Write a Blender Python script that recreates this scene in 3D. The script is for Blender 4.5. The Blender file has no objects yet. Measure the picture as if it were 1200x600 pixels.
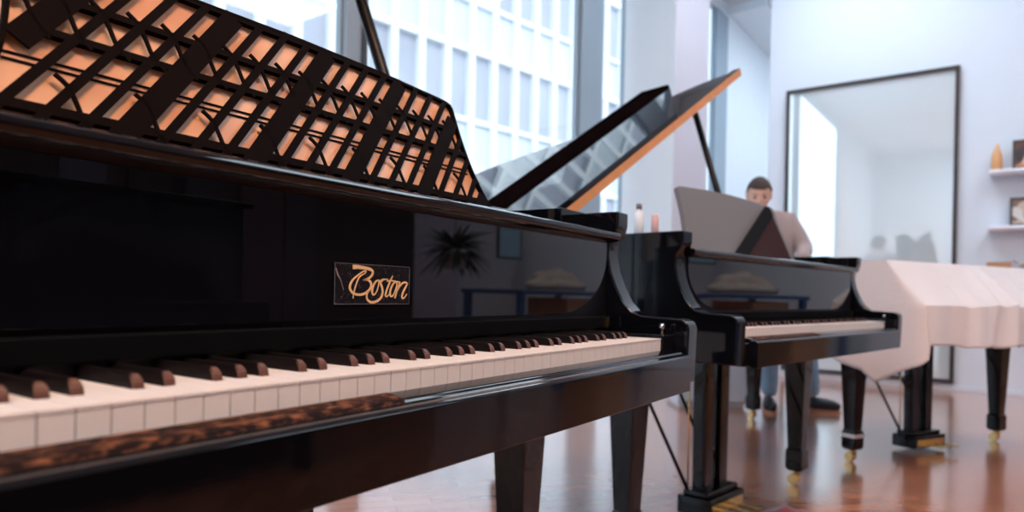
import bpy, bmesh, math, random
from mathutils import Vector, Matrix
random.seed(7)
R = math.radians
S = bpy.context.scene
COL = S.collection

# ---------------------------------------------------------------- placement frames
YAW = 34.02
CAMP = Vector((-0.057, -0.509, 0.8195))
FPX = 800.0
D_FWD = Vector((math.cos(R(YAW)), math.sin(R(YAW)), 0))
D_RGT = Vector((math.sin(R(YAW)), -math.cos(R(YAW)), 0))
def vw(xr, zf, h=0.0):
    """point xr metres right of and zf metres ahead of the photographer, h above the floor"""
    p = CAMP + D_RGT * xr + D_FWD * zf
    return Vector((p.x, p.y, h))
ROOM_ROT = -2.53
ROOM = Matrix.Translation((CAMP.x, CAMP.y, 0)) @ Matrix.Rotation(R(ROOM_ROT), 4, 'Z')
WALL_S = 7.507      # partition with the mirror
WALL_P = 3.10       # window wall
def wall_s(px):     # where along the window wall a direction meets it
    a = R(YAW - ROOM_ROT) - math.atan((px - 600) / FPX)
    return WALL_P / math.tan(a)
def mir_p(px):      # where along the mirror partition
    a = R(YAW - ROOM_ROT) - math.atan((px - 600) / FPX)
    return WALL_S * math.tan(a)

# ---------------------------------------------------------------- materials
MATS = {}
def new_mat(name):
    m = bpy.data.materials.new(name); m.use_nodes = True
    MATS[name] = m
    return m, m.node_tree, m.node_tree.nodes['Principled BSDF']
def pbr(name, col, rough=0.5, metal=0.0, coat=0.0, coat_rough=0.03, spec=0.5, emis=None, estr=0, ior=1.5, bump=0, bscale=40, sheen=0, var=0, vscale=6):
    m, nt, b = new_mat(name)
    b.inputs['Base Color'].default_value = (*col, 1)
    b.inputs['Roughness'].default_value = rough
    b.inputs['Metallic'].default_value = metal
    b.inputs['Coat Weight'].default_value = coat
    b.inputs['Coat Roughness'].default_value = coat_rough
    b.inputs['Specular IOR Level'].default_value = spec
    b.inputs['IOR'].default_value = ior
    b.inputs['Sheen Weight'].default_value = sheen
    if emis:
        b.inputs['Emission Color'].default_value = (*emis, 1)
        b.inputs['Emission Strength'].default_value = estr
    tc = nt.nodes.new('ShaderNodeTexCoord')
    if var:
        n = nt.nodes.new('ShaderNodeTexNoise'); n.inputs['Scale'].default_value = vscale; n.inputs['Detail'].default_value = 5
        nt.links.new(tc.outputs['Object'], n.inputs['Vector'])
        r = nt.nodes.new('ShaderNodeMapRange'); r.inputs['To Min'].default_value = 1 - var; r.inputs['To Max'].default_value = 1 + var
        nt.links.new(n.outputs['Fac'], r.inputs['Value'])
        mx = nt.nodes.new('ShaderNodeVectorMath'); mx.operation = 'SCALE'
        mx.inputs[0].default_value = col
        nt.links.new(r.outputs['Result'], mx.inputs['Scale'])
        nt.links.new(mx.outputs['Vector'], b.inputs['Base Color'])
    if bump:
        n = nt.nodes.new('ShaderNodeTexNoise'); n.inputs['Scale'].default_value = bscale; n.inputs['Detail'].default_value = 4
        nt.links.new(tc.outputs['Object'], n.inputs['Vector'])
        bp = nt.nodes.new('ShaderNodeBump'); bp.inputs['Strength'].default_value = bump; bp.inputs['Distance'].default_value = 0.01
        nt.links.new(n.outputs['Fac'], bp.inputs['Height']); nt.links.new(bp.outputs['Normal'], b.inputs['Normal'])
    return m

BLACK = pbr('black_lacquer', (0.0030, 0.0030, 0.0045), 0.05, ior=1.5, spec=.33)
GLOSS = pbr('polished_black', (0.003, 0.003, 0.0045), 0.012, ior=1.5)
SATIN = pbr('satin_black', (0.004, 0.004, 0.006), 0.4, spec=.2)
BRASS = pbr('brass', (0.80, 0.55, 0.24), 0.22, metal=1.0)
CHROME = pbr('grey_metal', (0.6, 0.6, 0.62), 0.25, metal=1.0)
IVORY = pbr('key_white', (0.86, 0.80, 0.77), 0.3, coat=0.1)
EBONY = pbr('key_black', (0.006, 0.003, 0.003), 0.5, spec=.15)
SHARPF = pbr('lit_sharp_front', (0.10, 0.035, 0.022), 0.5)  # light on the sharps' front ends put into a brown colour
FELT = pbr('red_felt', (0.25, 0.012, 0.02), 0.95, sheen=0.6)
KEYWOOD = pbr('key_wood', (0.45, 0.22, 0.14), 0.6)
NOSE = pbr('matte_black', (0.003, 0.003, 0.004), 0.7, spec=.04)
EDGEORANGE = pbr('orange_edge', (0.72, 0.33, 0.13), 0.45, var=0.12, vscale=20)  # orange tone of the lid's front edge, slightly varied
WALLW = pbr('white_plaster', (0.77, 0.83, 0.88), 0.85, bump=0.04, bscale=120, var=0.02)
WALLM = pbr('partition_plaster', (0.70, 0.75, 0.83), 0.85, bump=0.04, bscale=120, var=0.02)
PIERSHADE = pbr('shaded_plaster', (0.62, 0.58, 0.64), 0.85, bump=0.04, bscale=120)  # pier's room side turned from the window, its shade put into the colour
CEILM = pbr('ceiling_paint', (0.75, 0.76, 0.78), 0.9, var=0.02)
MULL = pbr('grey_blue_metal', (0.30, 0.38, 0.45), 0.45)
DARKMULL = pbr('dark_gasket', (0.03, 0.03, 0.045), 0.5)
FRAMEM = pbr('dark_bronze_frame', (0.035, 0.028, 0.03), 0.35)
CLOTH = pbr('pale_cloth', (0.72, 0.68, 0.70), 0.95, sheen=0.1, bump=0.15, bscale=60)
DESKGREY = pbr('reflected_grey', (0.155, 0.155, 0.165), 0.5, spec=.3)  # ceiling and wall reflected in the desk, put into its grey
PAPER = pbr('paper', (0.72, 0.76, 0.84), 0.8, var=0.15, vscale=30)
TANPAPER = pbr('tan_paper', (0.60, 0.42, 0.26), 0.8)
SOUNDBOARD = pbr('spruce_soundboard', (0.62, 0.40, 0.18), 0.35, coat=0.3, var=0.1, vscale=12)
IRON = pbr('gold_iron_plate', (0.62, 0.42, 0.16), 0.4, metal=0.7)

def wave_wood(name, c1, c2, scale, rough=0.4, coat=0.2):
    m, nt, b = new_mat(name)
    tc = nt.nodes.new('ShaderNodeTexCoord'); w = nt.nodes.new('ShaderNodeTexWave')
    w.inputs['Scale'].default_value = scale; w.inputs['Distortion'].default_value = 6; w.inputs['Detail'].default_value = 3
    w.bands_direction = 'Z'
    cr = nt.nodes.new('ShaderNodeValToRGB')
    cr.color_ramp.elements[0].color = (*c1, 1); cr.color_ramp.elements[1].color = (*c2, 1)
    nt.links.new(tc.outputs['Object'], w.inputs['Vector']); nt.links.new(w.outputs['Fac'], cr.inputs['Fac'])
    nt.links.new(cr.outputs['Color'], b.inputs['Base Color'])
    b.inputs['Roughness'].default_value = rough; b.inputs['Coat Weight'].default_value = coat
    return m
DESKTAN = wave_wood('reflected_tan', (0.72, 0.34, 0.18), (0.88, 0.50, 0.30), 3, 0.5, 0.1)  # brown reflection in the near music desk put into its colour
DESKBARS = pbr('reflected_dark', (0.0045, 0.0016, 0.0013), 0.7, spec=.04)
DKPANEL = wave_wood('dark_wall_panel', (0.030, 0.016, 0.015), (0.048, 0.026, 0.024), 2, 0.5, 0.1)
BOXWOOD = wave_wood('box_wood', (0.42, 0.21, 0.11), (0.5, 0.27, 0.15), 4, 0.6, 0)

# mottled brown keyslip top (speckled strip in front of the keys)
m, nt, b = new_mat('mottled_strip'); MOTTLED = m
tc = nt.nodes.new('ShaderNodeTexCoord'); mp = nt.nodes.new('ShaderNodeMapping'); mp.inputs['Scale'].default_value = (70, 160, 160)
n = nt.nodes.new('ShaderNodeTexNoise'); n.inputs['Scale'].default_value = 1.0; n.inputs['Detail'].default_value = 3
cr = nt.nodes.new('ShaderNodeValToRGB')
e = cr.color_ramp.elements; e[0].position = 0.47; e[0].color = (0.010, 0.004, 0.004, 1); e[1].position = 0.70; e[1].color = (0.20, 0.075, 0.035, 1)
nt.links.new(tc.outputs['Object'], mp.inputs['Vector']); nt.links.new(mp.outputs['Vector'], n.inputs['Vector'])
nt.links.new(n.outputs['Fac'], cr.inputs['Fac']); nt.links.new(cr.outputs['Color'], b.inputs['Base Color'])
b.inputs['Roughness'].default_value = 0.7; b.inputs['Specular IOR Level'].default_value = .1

# parquet
m, nt, b = new_mat('parquet'); PARQUET = m
tc = nt.nodes.new('ShaderNodeTexCoord'); mp = nt.nodes.new('ShaderNodeMapping'); mp.inputs['Rotation'].default_value = (0, 0, R(38))
br = nt.nodes.new('ShaderNodeTexBrick'); br.inputs['Scale'].default_value = 3.2
br.inputs['Color1'].default_value = (0.56, 0.235, 0.13, 1); br.inputs['Color2'].default_value = (0.42, 0.155, 0.08, 1)
br.inputs['Mortar'].default_value = (0.10, 0.035, 0.02, 1); br.inputs['Mortar Size'].default_value = 0.004
br.inputs['Brick Width'].default_value = 0.9; br.inputs['Row Height'].default_value = 0.22; br.inputs['Bias'].default_value = 0.0
ns = nt.nodes.new('ShaderNodeTexNoise'); ns.inputs['Scale'].default_value = 2.2; ns.inputs['Detail'].default_value = 6
mr = nt.nodes.new('ShaderNodeMapRange'); mr.inputs['To Min'].default_value = 0.78; mr.inputs['To Max'].default_value = 1.25
sc = nt.nodes.new('ShaderNodeVectorMath'); sc.operation = 'SCALE'
nt.links.new(tc.outputs['Object'], mp.inputs['Vector']); nt.links.new(mp.outputs['Vector'], br.inputs['Vector'])
nt.links.new(tc.outputs['Object'], ns.inputs['Vector']); nt.links.new(ns.outputs['Fac'], mr.inputs['Value'])
nt.links.new(br.outputs['Color'], sc.inputs[0]); nt.links.new(mr.outputs['Result'], sc.inputs['Scale'])
nt.links.new(sc.outputs['Vector'], b.inputs['Base Color'])
b.inputs['Roughness'].default_value = 0.22; b.inputs['IOR'].default_value = 1.6
b.inputs['Coat Weight'].default_value = 1.0; b.inputs['Coat Roughness'].default_value = 0.16; b.inputs['Coat IOR'].default_value = 1.7
n2 = nt.nodes.new('ShaderNodeTexNoise'); n2.inputs['Scale'].default_value = 5; n2.inputs['Detail'].default_value = 3
bp = nt.nodes.new('ShaderNodeBump'); bp.inputs['Strength'].default_value = 0.12; bp.inputs['Distance'].default_value = 0.01
nt.links.new(tc.outputs['Object'], n2.inputs['Vector']); nt.links.new(n2.outputs['Fac'], bp.inputs['Height'])
nt.links.new(bp.outputs['Normal'], b.inputs['Normal']); nt.links.new(bp.outputs['Normal'], b.inputs['Coat Normal'])

# thin window glass
m, nt, b = new_mat('window_glass'); GLASS = m
nt.nodes.remove(b)
out = nt.nodes['Material Output']; tr = nt.nodes.new('ShaderNodeBsdfTransparent'); gl = nt.nodes.new('ShaderNodeBsdfGlossy')
tr.inputs['Color'].default_value = (0.96, 0.985, 1.0, 1); gl.inputs['Roughness'].default_value = 0.0
fr = nt.nodes.new('ShaderNodeValue'); fr.outputs[0].default_value = .05; mxs = nt.nodes.new('ShaderNodeMixShader')
nt.links.new(fr.outputs[0], mxs.inputs['Fac']); nt.links.new(tr.outputs['BSDF'], mxs.inputs[1]); nt.links.new(gl.outputs['BSDF'], mxs.inputs[2])
nt.links.new(mxs.outputs['Shader'], out.inputs['Surface'])
MIRROR = pbr('hazy_mirror', (0.84, 0.94, 0.98), 0.03, metal=0.45)

# ---------------------------------------------------------------- mesh helpers
def finish(name, bm, mat, parent=None, smooth=False, bevel=0, seg=2, mw=None, subs=0):
    me = bpy.data.meshes.new(name); bm.normal_update(); bm.to_mesh(me); bm.free()
    mats = mat if isinstance(mat, (list, tuple)) else [mat]
    for mm in mats: me.materials.append(mm)
    if smooth:
        for p in me.polygons: p.use_smooth = True
    o = bpy.data.objects.new(name, me); COL.objects.link(o)
    if parent is not None: o.parent = parent
    if mw is not None: o.matrix_world = mw
    if bevel:
        b = o.modifiers.new('bevel', 'BEVEL'); b.width = bevel; b.segments = seg; b.limit_method = 'ANGLE'; b.angle_limit = R(35)
        for p in me.polygons: p.use_smooth = True
        w = o.modifiers.new('wn', 'WEIGHTED_NORMAL'); w.keep_sharp = False
    if subs:
        s = o.modifiers.new('sub', 'SUBSURF'); s.levels = subs; s.render_levels = subs
    return o
def box(bm, x0, x1, y0, y1, z0, z1, mat=0):
    vs = [bm.verts.new(p) for p in ((x0,y0,z0),(x1,y0,z0),(x1,y1,z0),(x0,y1,z0),(x0,y0,z1),(x1,y0,z1),(x1,y1,z1),(x0,y1,z1))]
    for f in ((0,3,2,1),(4,5,6,7),(0,1,5,4),(1,2,6,5),(2,3,7,6),(3,0,4,7)):
        q = bm.faces.new([vs[i] for i in f]); q.material_index = mat
    return vs
def bx(*a):
    bm = bmesh.new(); box(bm, *a); return bm
def prism(bm, pts, axis, a0, a1, mat=0):
    """pts: 2D closed outline; axis 'x': pts=(y,z), 'y': pts=(x,z), 'z': pts=(x,y)"""
    def P(p, a):
        return {'x': (a, p[0], p[1]), 'y': (p[0], a, p[1]), 'z': (p[0], p[1], a)}[axis]
    v0 = [bm.verts.new(P(p, a0)) for p in pts]; v1 = [bm.verts.new(P(p, a1)) for p in pts]
    n = len(pts)
    for i in range(n):
        j = (i + 1) % n
        f = bm.faces.new((v0[i], v0[j], v1[j], v1[i])); f.material_index = mat
    f0 = bm.faces.new(list(reversed(v0))); f1 = bm.faces.new(v1)
    f0.material_index = f1.material_index = mat
    bmesh.ops.recalc_face_normals(bm, faces=bm.faces[:])
def tube(bm, path, rad, seg=10, mat=0, cap=True):
    rings = []
    path = [Vector(p) for p in path]
    for i, p in enumerate(path):
        d = (path[min(i+1, len(path)-1)] - path[max(i-1, 0)]).normalized()
        up = Vector((0, 0, 1)) if abs(d.z) < 0.95 else Vector((1, 0, 0))
        a = d.cross(up).normalized(); c = d.cross(a).normalized()
        r = rad[i] if isinstance(rad, (list, tuple)) else rad
        rings.append([bm.verts.new(p + (a*math.cos(t) + c*math.sin(t))*r) for t in [2*math.pi*k/seg for k in range(seg)]])
    for r0, r1 in zip(rings, rings[1:]):
        for k in range(seg):
            f = bm.faces.new((r0[k], r0[(k+1)%seg], r1[(k+1)%seg], r1[k])); f.material_index = mat
    if cap:
        for r in (rings[0], rings[-1]):
            f = bm.faces.new(r); f.material_index = mat
    bmesh.ops.recalc_face_normals(bm, faces=bm.faces[:])
def lathe(bm, prof, cx=0, cy=0, seg=20, mat=0):
    rings = []
    for r, z in prof:
        rings.append([bm.verts.new((cx + max(r, .0004)*math.cos(2*math.pi*k/seg), cy + max(r, .0004)*math.sin(2*math.pi*k/seg), z)) for k in range(seg)])
    for r0, r1 in zip(rings, rings[1:]):
        for k in range(seg):
            f = bm.faces.new((r0[k], r0[(k+1)%seg], r1[(k+1)%seg], r1[k])); f.material_index = mat
    bm.faces.new(rings[0]); bm.faces.new(rings[-1])
    bmesh.ops.recalc_face_normals(bm, faces=bm.faces[:])
def smoothpath(pts, closed=False, n=6):
    out = []; N = len(pts); P = [Vector(p) for p in pts]
    rng = range(N) if closed else range(N - 1)
    for i in rng:
        if closed: p0, p1, p2, p3 = P[(i-1)%N], P[i], P[(i+1)%N], P[(i+2)%N]
        else: p0, p1, p2, p3 = P[max(i-1,0)], P[i], P[i+1], P[min(i+2,N-1)]
        for k in range(n):
            t = k / n
            out.append(0.5*((2*p1) + (p2-p0)*t + (2*p0-5*p1+4*p2-p3)*t*t + (3*p1-p0-3*p2+p3)*t*t*t))
    if not closed: out.append(P[-1])
    return out
def empty(name, mw=None, loc=None):
    o = bpy.data.objects.new(name, None); o.empty_display_size = 0.1; COL.objects.link(o)
    if mw is not None: o.matrix_world = mw
    if loc is not None: o.location = loc
    return o
def tag(o, label=None, cat=None, group=None, kind=None):
    if label: o['label'] = label
    if cat: o['category'] = cat
    if group: o['group'] = group
    if kind: o['kind'] = kind
    return o
def struct(name, bm, mat, mw=ROOM, parent=None, **k):
    o = finish(name, bm, mat, parent, mw=None if parent else mw, **k)
    if parent is None: o['kind'] = 'structure'
    return o

# ---------------------------------------------------------------- the room
X0, X1, P0, CEIL = -5.0, 11.5, -4.2, 4.62
struct('floor', bx(X0, X1, P0, WALL_P, -0.1, 0), PARQUET)
struct('ceiling', bx(X0-.2, X1, P0-.2, WALL_P+.2, CEIL, CEIL+.2), CEILM)
struct('wall_left', bx(X0-.2, X0, P0-.2, WALL_P+.2, 0, CEIL), WALLW)
struct('wall_back', bx(X0, 6.58, P0-.2, P0, 0, CEIL), DKPANEL)
struct('wall_back_light', bx(6.58, X1, P0-.2, P0, 0, CEIL), pbr('mauve_plaster', (.60, .52, .62), .85))
struct('wall_far', bx(X1, X1+.2, P0-.2, WALL_P+.2, 0, CEIL), WALLW)
mirror_end = mir_p(897)
struct('wall_right', bx(WALL_S, WALL_S+.18, P0, mirror_end, 0, CEIL), WALLM)
# window wall: openings [s0,s1]
ops = [(-0.75, wall_s(397)), (wall_s(420), wall_s(673)), (wall_s(700), wall_s(728)), (wall_s(822), wall_s(832))]
WZ0, WZ1 = 0.04, 4.45
bm = bmesh.new()
box(bm, X0, ops[0][0], WALL_P, WALL_P+.06, 0, CEIL)
box(bm, wall_s(845), X1, WALL_P, WALL_P+.06, 0, CEIL)
box(bm, ops[0][0], wall_s(845), WALL_P, WALL_P+.06, WZ1, CEIL)
box(bm, ops[0][0], wall_s(845), WALL_P, WALL_P+.06, -.05, WZ0)
struct('wall_front', bm, WALLW)
# mullion posts
def post(n, pa, pb, dark=None):
    bm = bmesh.new(); box(bm, wall_s(pa), wall_s(pb), WALL_P-.02, WALL_P+.06, WZ0, WZ1)
    o = struct('trim_%d' % n, bm, MULL, bevel=.004)
    if dark:
        struct('gasket', bx(wall_s(dark[0]), wall_s(dark[1]), WALL_P-.03, WALL_P+.07, WZ0, WZ1), DARKMULL, parent=o)
post(1, 397, 420, (415, 421))
post(2, 674, 699)
post(3, 832, 845.5)
# pier standing out into the room
s_b = wall_s(726); s_e = wall_s(726)+0.845
struct('wall_pier', bx(s_b, s_e, WALL_P-.522, WALL_P, 0, CEIL), [WALLW, PIERSHADE], bevel=.006)
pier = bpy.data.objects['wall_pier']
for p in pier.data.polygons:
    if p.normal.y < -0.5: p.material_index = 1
struct('wall_socket', bx(s_b+.36, s_b+.43, WALL_P-.535, WALL_P-.522, 1.55, 1.67), PIERSHADE, parent=None, bevel=.004)
# soffit beam at the top right of the windows
struct('ceiling_beam', bx(wall_s(846), X1, WALL_P-.5, WALL_P, 4.5, CEIL), WALLW)
for i, (a, b_) in enumerate(ops):
    bm = bmesh.new(); w = .03
    box(bm, a, b_, WALL_P+.01, WALL_P+.05, WZ0, WZ0+w); box(bm, a, b_, WALL_P+.01, WALL_P+.05, WZ1-w, WZ1)
    box(bm, a, a+.02, WALL_P+.01, WALL_P+.05, WZ0+w, WZ1-w); box(bm, b_-.02, b_, WALL_P+.01, WALL_P+.05, WZ0+w, WZ1-w)
    o = struct('window_%d' % (i+1), bm, MULL)
    struct('glass_pane', bx(a+.02, b_-.02, WALL_P+.028, WALL_P+.032, WZ0+w, WZ1-w), GLASS, parent=o)
# skirting on the mirror partition
struct('baseboard_right', bx(WALL_S-.012, WALL_S, P0, mirror_end, 0, .05), WALLM, bevel=.003)

# mirror
mp0, mp1 = mir_p(1120), mir_p(918)
zt, zb = 3.0, 0.07
mo = empty('wall_mirror', ROOM @ Matrix.Translation((WALL_S-.02, (mp0+mp1)/2, zb)))
hw = (mp1-mp0)/2; hh = zt-zb
bm = bmesh.new(); t = .035
for a in ((-hw, hw, 0, t), (-hw, hw, hh-t, hh), (-hw, -hw+t, t, hh-t), (hw-t, hw, t, hh-t)):
    box(bm, -.03, .018, a[0], a[1], a[2], a[3])
finish('frame', bm, FRAMEM, mo, bevel=.003)
finish('mirror_glass', bx(-.004, .016, -hw+t, hw-t, t, hh-t), MIRROR, mo)
tag(mo, 'tall dark-framed mirror mounted on the white partition wall beside the shelves', 'mirror')

# ceiling panels: one warm lamp, the cool ones added unseen as fill light
LAMPW = pbr('lamp_warm', (1, 1, 1), 0.6, emis=(1.0, 0.60, 0.38), estr=75)
FILLC = pbr('fill_cool', (1, 1, 1), 0.6, emis=(0.74, 0.88, 1.0), estr=9)  # added fill light for the walls
def lamp_or_fill(sx, py, w, d, mat, lab):
    o = empty('lamp_or_fill_panel', ROOM @ Matrix.Translation((sx, py, CEIL)))
    bm = bmesh.new()
    for a in ((-w/2-.03, w/2+.03, -d/2-.03, -d/2), (-w/2-.03, w/2+.03, d/2, d/2+.03), (-w/2-.03, -w/2, -d/2, d/2), (w/2, w/2+.03, -d/2, d/2)):
        box(bm, a[0], a[1], a[2], a[3], -.06, 0)
    finish('housing', bm, CHROME, o)
    finish('diffuser', bx(-w/2, w/2, -d/2, d/2, -.045, -.03), mat, o)
    tag(o, lab, 'light')
lamp_or_fill(0.45, -.75, 1.3, .5, LAMPW, 'warm ceiling light panel above the nearest piano')
lamp_or_fill(4.6, -1.6, 2.6, 1.2, FILLC, 'added cool fill panel on the ceiling in the middle of the room')
lamp_or_fill(6.0, 1.2, 1.8, 1.2, FILLC, 'added cool fill panel on the ceiling nearest the mirror')
lamp_or_fill(9.6, .7, 2.6, 1.6, FILLC, 'added cool fill panel on the ceiling beyond the mirror partition')
lamp_or_fill(-3.2, -.9, 2.6, 2.6, FILLC, 'added cool fill panel on the ceiling at the left end of the room')

# ---------------------------------------------------------------- grand pianos
KW = 0.0236; KBW = 52*KW; XL, XR = -0.115, KBW+0.115; XC = KBW/2
TIN = 0.052                          # rim thickness
RIMZ = 1.0; BED = 0.632
OUT = [(XL, .28), (XL, .9), (XL, 1.36)]
curve = smoothpath([(XL, 1.36, 0), (-.06, 1.53, 0), (.08, 1.62, 0), (.28, 1.63, 0), (.46, 1.56, 0), (.62, 1.38, 0), (.76, 1.14, 0), (.94, .95, 0), (1.14, .82, 0), (1.29, .68, 0), (XR, .50, 0), (XR, .28, 0)], n=5)
OUTLINE = [(XL, .28), (XL, .6), (XL, 1.0)] + [(p.x, p.y) for p in curve]
def offset_open(pts, d):
    res = []
    for i, p in enumerate(pts):
        a = Vector(pts[max(i-1, 0)]); b_ = Vector(pts[min(i+1, len(pts)-1)])
        t = (b_ - a).normalized(); n = Vector((t.y, -t.x))
        res.append((p[0] + n.x*d, p[1] + n.y*d))
    return res
INNER = offset_open(OUTLINE, TIN)
def scaled(path): return path
ARM = [(-.03, BED+.01), (-.034, .752), (-.030, .765), (-.018, .772), (.02, .774), (.072, .776), (.092, .785), (.112, .805), (.130, .838), (.143, .87), (.150, .905), (.148, .935), (.132, .955), (.128, .97), (.128, RIMZ), (.30, RIMZ), (.30, BED+.01)]
FLAPBAND = pbr('dark_band', (.0045, .0025, .0028), .9, spec=.0, var=.8, vscale=22)
SHARPS = {1, 3, 4, 6, 7, 8 - 8}  # filled below
def sharp_after(i):                  # is there a sharp on boundary i (between white i-1 and i)?
    if i <= 0 or i >= 52: return False
    return (i % 7) in (1, 3, 4, 6, 0)
# white keys A B C D E F G: boundaries A|B yes(1), B|C no(2), C|D yes(3), D|E yes(4), E|F no(5), F|G yes(6), G|A yes(0)
KEYMESH = {}
def white_mesh(cl, cr_):
    k = ('w', cl, cr_)
    if k in KEYMESH: return KEYMESH[k]
    g = .0004; w = KW; l = .0055
    x0, x1 = g, w-g
    a = l if cl else x0; c = w-l if cr_ else x1
    bm = bmesh.new()
    pts = [(x0, 0), (x1, 0), (x1, .050), (c, .050), (c, .150), (a, .150), (a, .050), (x0, .050)]
    pts = [p for i, p in enumerate(pts) if not (i in (2, 3) and not cr_) and not (i in (6, 7) and not cl)]
    prism(bm, pts, 'z', .7325, .735)
    pts2 = [(px + (.0002 if px < w/2 else -.0002), py + (.0006 if py == 0 else 0)) for px, py in pts]
    prism(bm, pts2, 'z', .702, .7325)
    me = bpy.data.meshes.new('white_key'); bm.to_mesh(me); bm.free(); me.materials.append(IVORY)
    KEYMESH[k] = me
    return me
def black_mesh():
    if 'b' in KEYMESH: return KEYMESH['b']
    bm = bmesh.new()
    w0, w1 = .0051, .0044
    sec = [(.052, .7305, w0), (.0545, .742, w0-.0002), (.0575, .7455, w1), (.062, .747, w1-.0003), (.150, .747, w1-.0003), (.150, .7305, w0)]
    L = [bm.verts.new((-w, y, z)) for y, z, w in sec]; Rr = [bm.verts.new((w, y, z)) for y, z, w in sec]
    bm.faces.new(L); bm.faces.new(list(reversed(Rr)))
    n = len(sec)
    for i in range(n):
        j = (i+1) % n; bm.faces.new((L[i], Rr[i], Rr[j], L[j]))
    bmesh.ops.recalc_face_normals(bm, faces=bm.faces[:])
    bmesh.ops.bevel(bm, geom=[e for e in bm.edges if all(v.co.z > .741 for v in e.verts)], offset=.0011, segments=2, affect='EDGES')
    me = bpy.data.meshes.new('black_key'); bm.to_mesh(me); bm.free(); me.materials.append(EBONY); me.materials.append(SHARPF)
    for p in me.polygons:
        p.use_smooth = False
        if p.center.y < .060 and p.normal.y < -.25: p.material_index = 1
    KEYMESH['b'] = me
    return me

LEGB = None
def leg_parts(root, x, y, label=None):
    bm = bmesh.new()
    def sq(a, z): return [bm.verts.new((x+sx*a, y+sy*a, z)) for sx, sy in ((-1,-1),(1,-1),(1,1),(-1,1))]
    secs = [(.049, BED), (.049, BED-.02), (.030, .165), (.0345, .158), (.037, .150), (.037, .078), (.030, .068), (.026, .064)]
    rings = [sq(a, z) for a, z in secs]
    for r0, r1 in zip(rings, rings[1:]):
        for k in range(4): bm.faces.new((r0[k], r0[(k+1)%4], r1[(k+1)%4], r1[k]))
    bm.faces.new(rings[0]); bm.faces.new(list(reversed(rings[-1])))
    bmesh.ops.recalc_face_normals(bm, faces=bm.faces[:])
    lg = finish('leg', bm, BLACK, root, bevel=.003)
    bm = bmesh.new()
    lathe(bm, [(.017, .064), (.018, .062), (.018, .060), (.011, .058), (.009, .050)], x, y, 16)
    box(bm, x-.019, x-.014, y-.012, y+.016, .016, .055); box(bm, x+.014, x+.019, y-.012, y+.016, .016, .055); box(bm, x-.019, x+.019, y-.012, y+.012, .049, .055)
    # wheel
    seg = 20
    for s0, s1, r in ((-.0125, .0125, .0225),):
        c = [[bm.verts.new((x+s, y+.014+r*math.cos(2*math.pi*k/seg), r+.0005+r*math.sin(2*math.pi*k/seg))) for k in range(seg)] for s in (s0, s1)]
        for k in range(seg): bm.faces.new((c[0][k], c[0][(k+1)%seg], c[1][(k+1)%seg], c[1][k]))
        bm.faces.new(c[0]); bm.faces.new(c[1])
    bmesh.ops.recalc_face_normals(bm, faces=bm.faces[:])
    cs = finish('caster', bm, BRASS, lg); cs['label'] = 'brass caster wheel'
    return lg
def lyre(root, red=False):
    yl = .42
    bm = bmesh.new()
    for sx in (-1, 1):
        prism(bm, [(XC+sx*.058-.03, .085), (XC+sx*.058+.03, .085), (XC+sx*.062+.033, BED+.03), (XC+sx*.062-.033, BED+.03)], 'y', yl-.026, yl+.026)
    box(bm, XC-.13, XC+.13, yl-.05, yl+.05, BED-.02, BED+.03)
    ly = finish('pedal_lyre', bm, BLACK, root, bevel=.004)
    bm = bmesh.new()
    box(bm, XC-.135, XC+.135, yl-.075, yl+.06, .018, .085)
    box(bm, XC-.120, XC+.120, yl-.055, yl+.045, .085, .105)
    finish('lyre_box', bm, BLACK, ly, bevel=.005)
    for k in (-1, 0, 1):
        bm = bmesh.new()
        px = XC + k*.066
        prism(bm, [(px-.009, yl-.075), (px+.009, yl-.075), (px+.013, yl-.15), (px+.012, yl-.175), (px, yl-.185), (px-.012, yl-.175), (px-.013, yl-.15)], 'z', .038, .046)
        pd = finish('pedal', bm, BRASS, ly, bevel=.002); pd['label'] = 'brass pedal'
    bm = bmesh.new(); box(bm, XC-.12, XC+.12, yl-.0765, yl-.075, .028, .066)
    finish('pedal_plate', bm, BRASS, ly)['label'] = 'brass plate behind the pedals'
    bm = bmesh.new()
    tube(bm, [(XC-.11, yl+.03, .10), (XC-.13, .78, .70)], .007, 8)
    tube(bm, [(XC+.11, yl+.03, .10), (XC+.13, .78, .70)], .007, 8)
    finish('brace_rods', bm, SATIN, ly, smooth=True)
    bm = bmesh.new(); tube(bm, [(XC-.105, yl+.034, .09), (XC-.105, yl+.034, .68)], .0028, 8); tube(bm, [(XC-.02, yl+.034, .09), (XC-.02, yl+.034, .68)], .0028, 8)
    finish('pedal_rod', bm, BRASS, ly, smooth=True)['label'] = 'thin brass pedal rod'
    return ly

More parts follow.
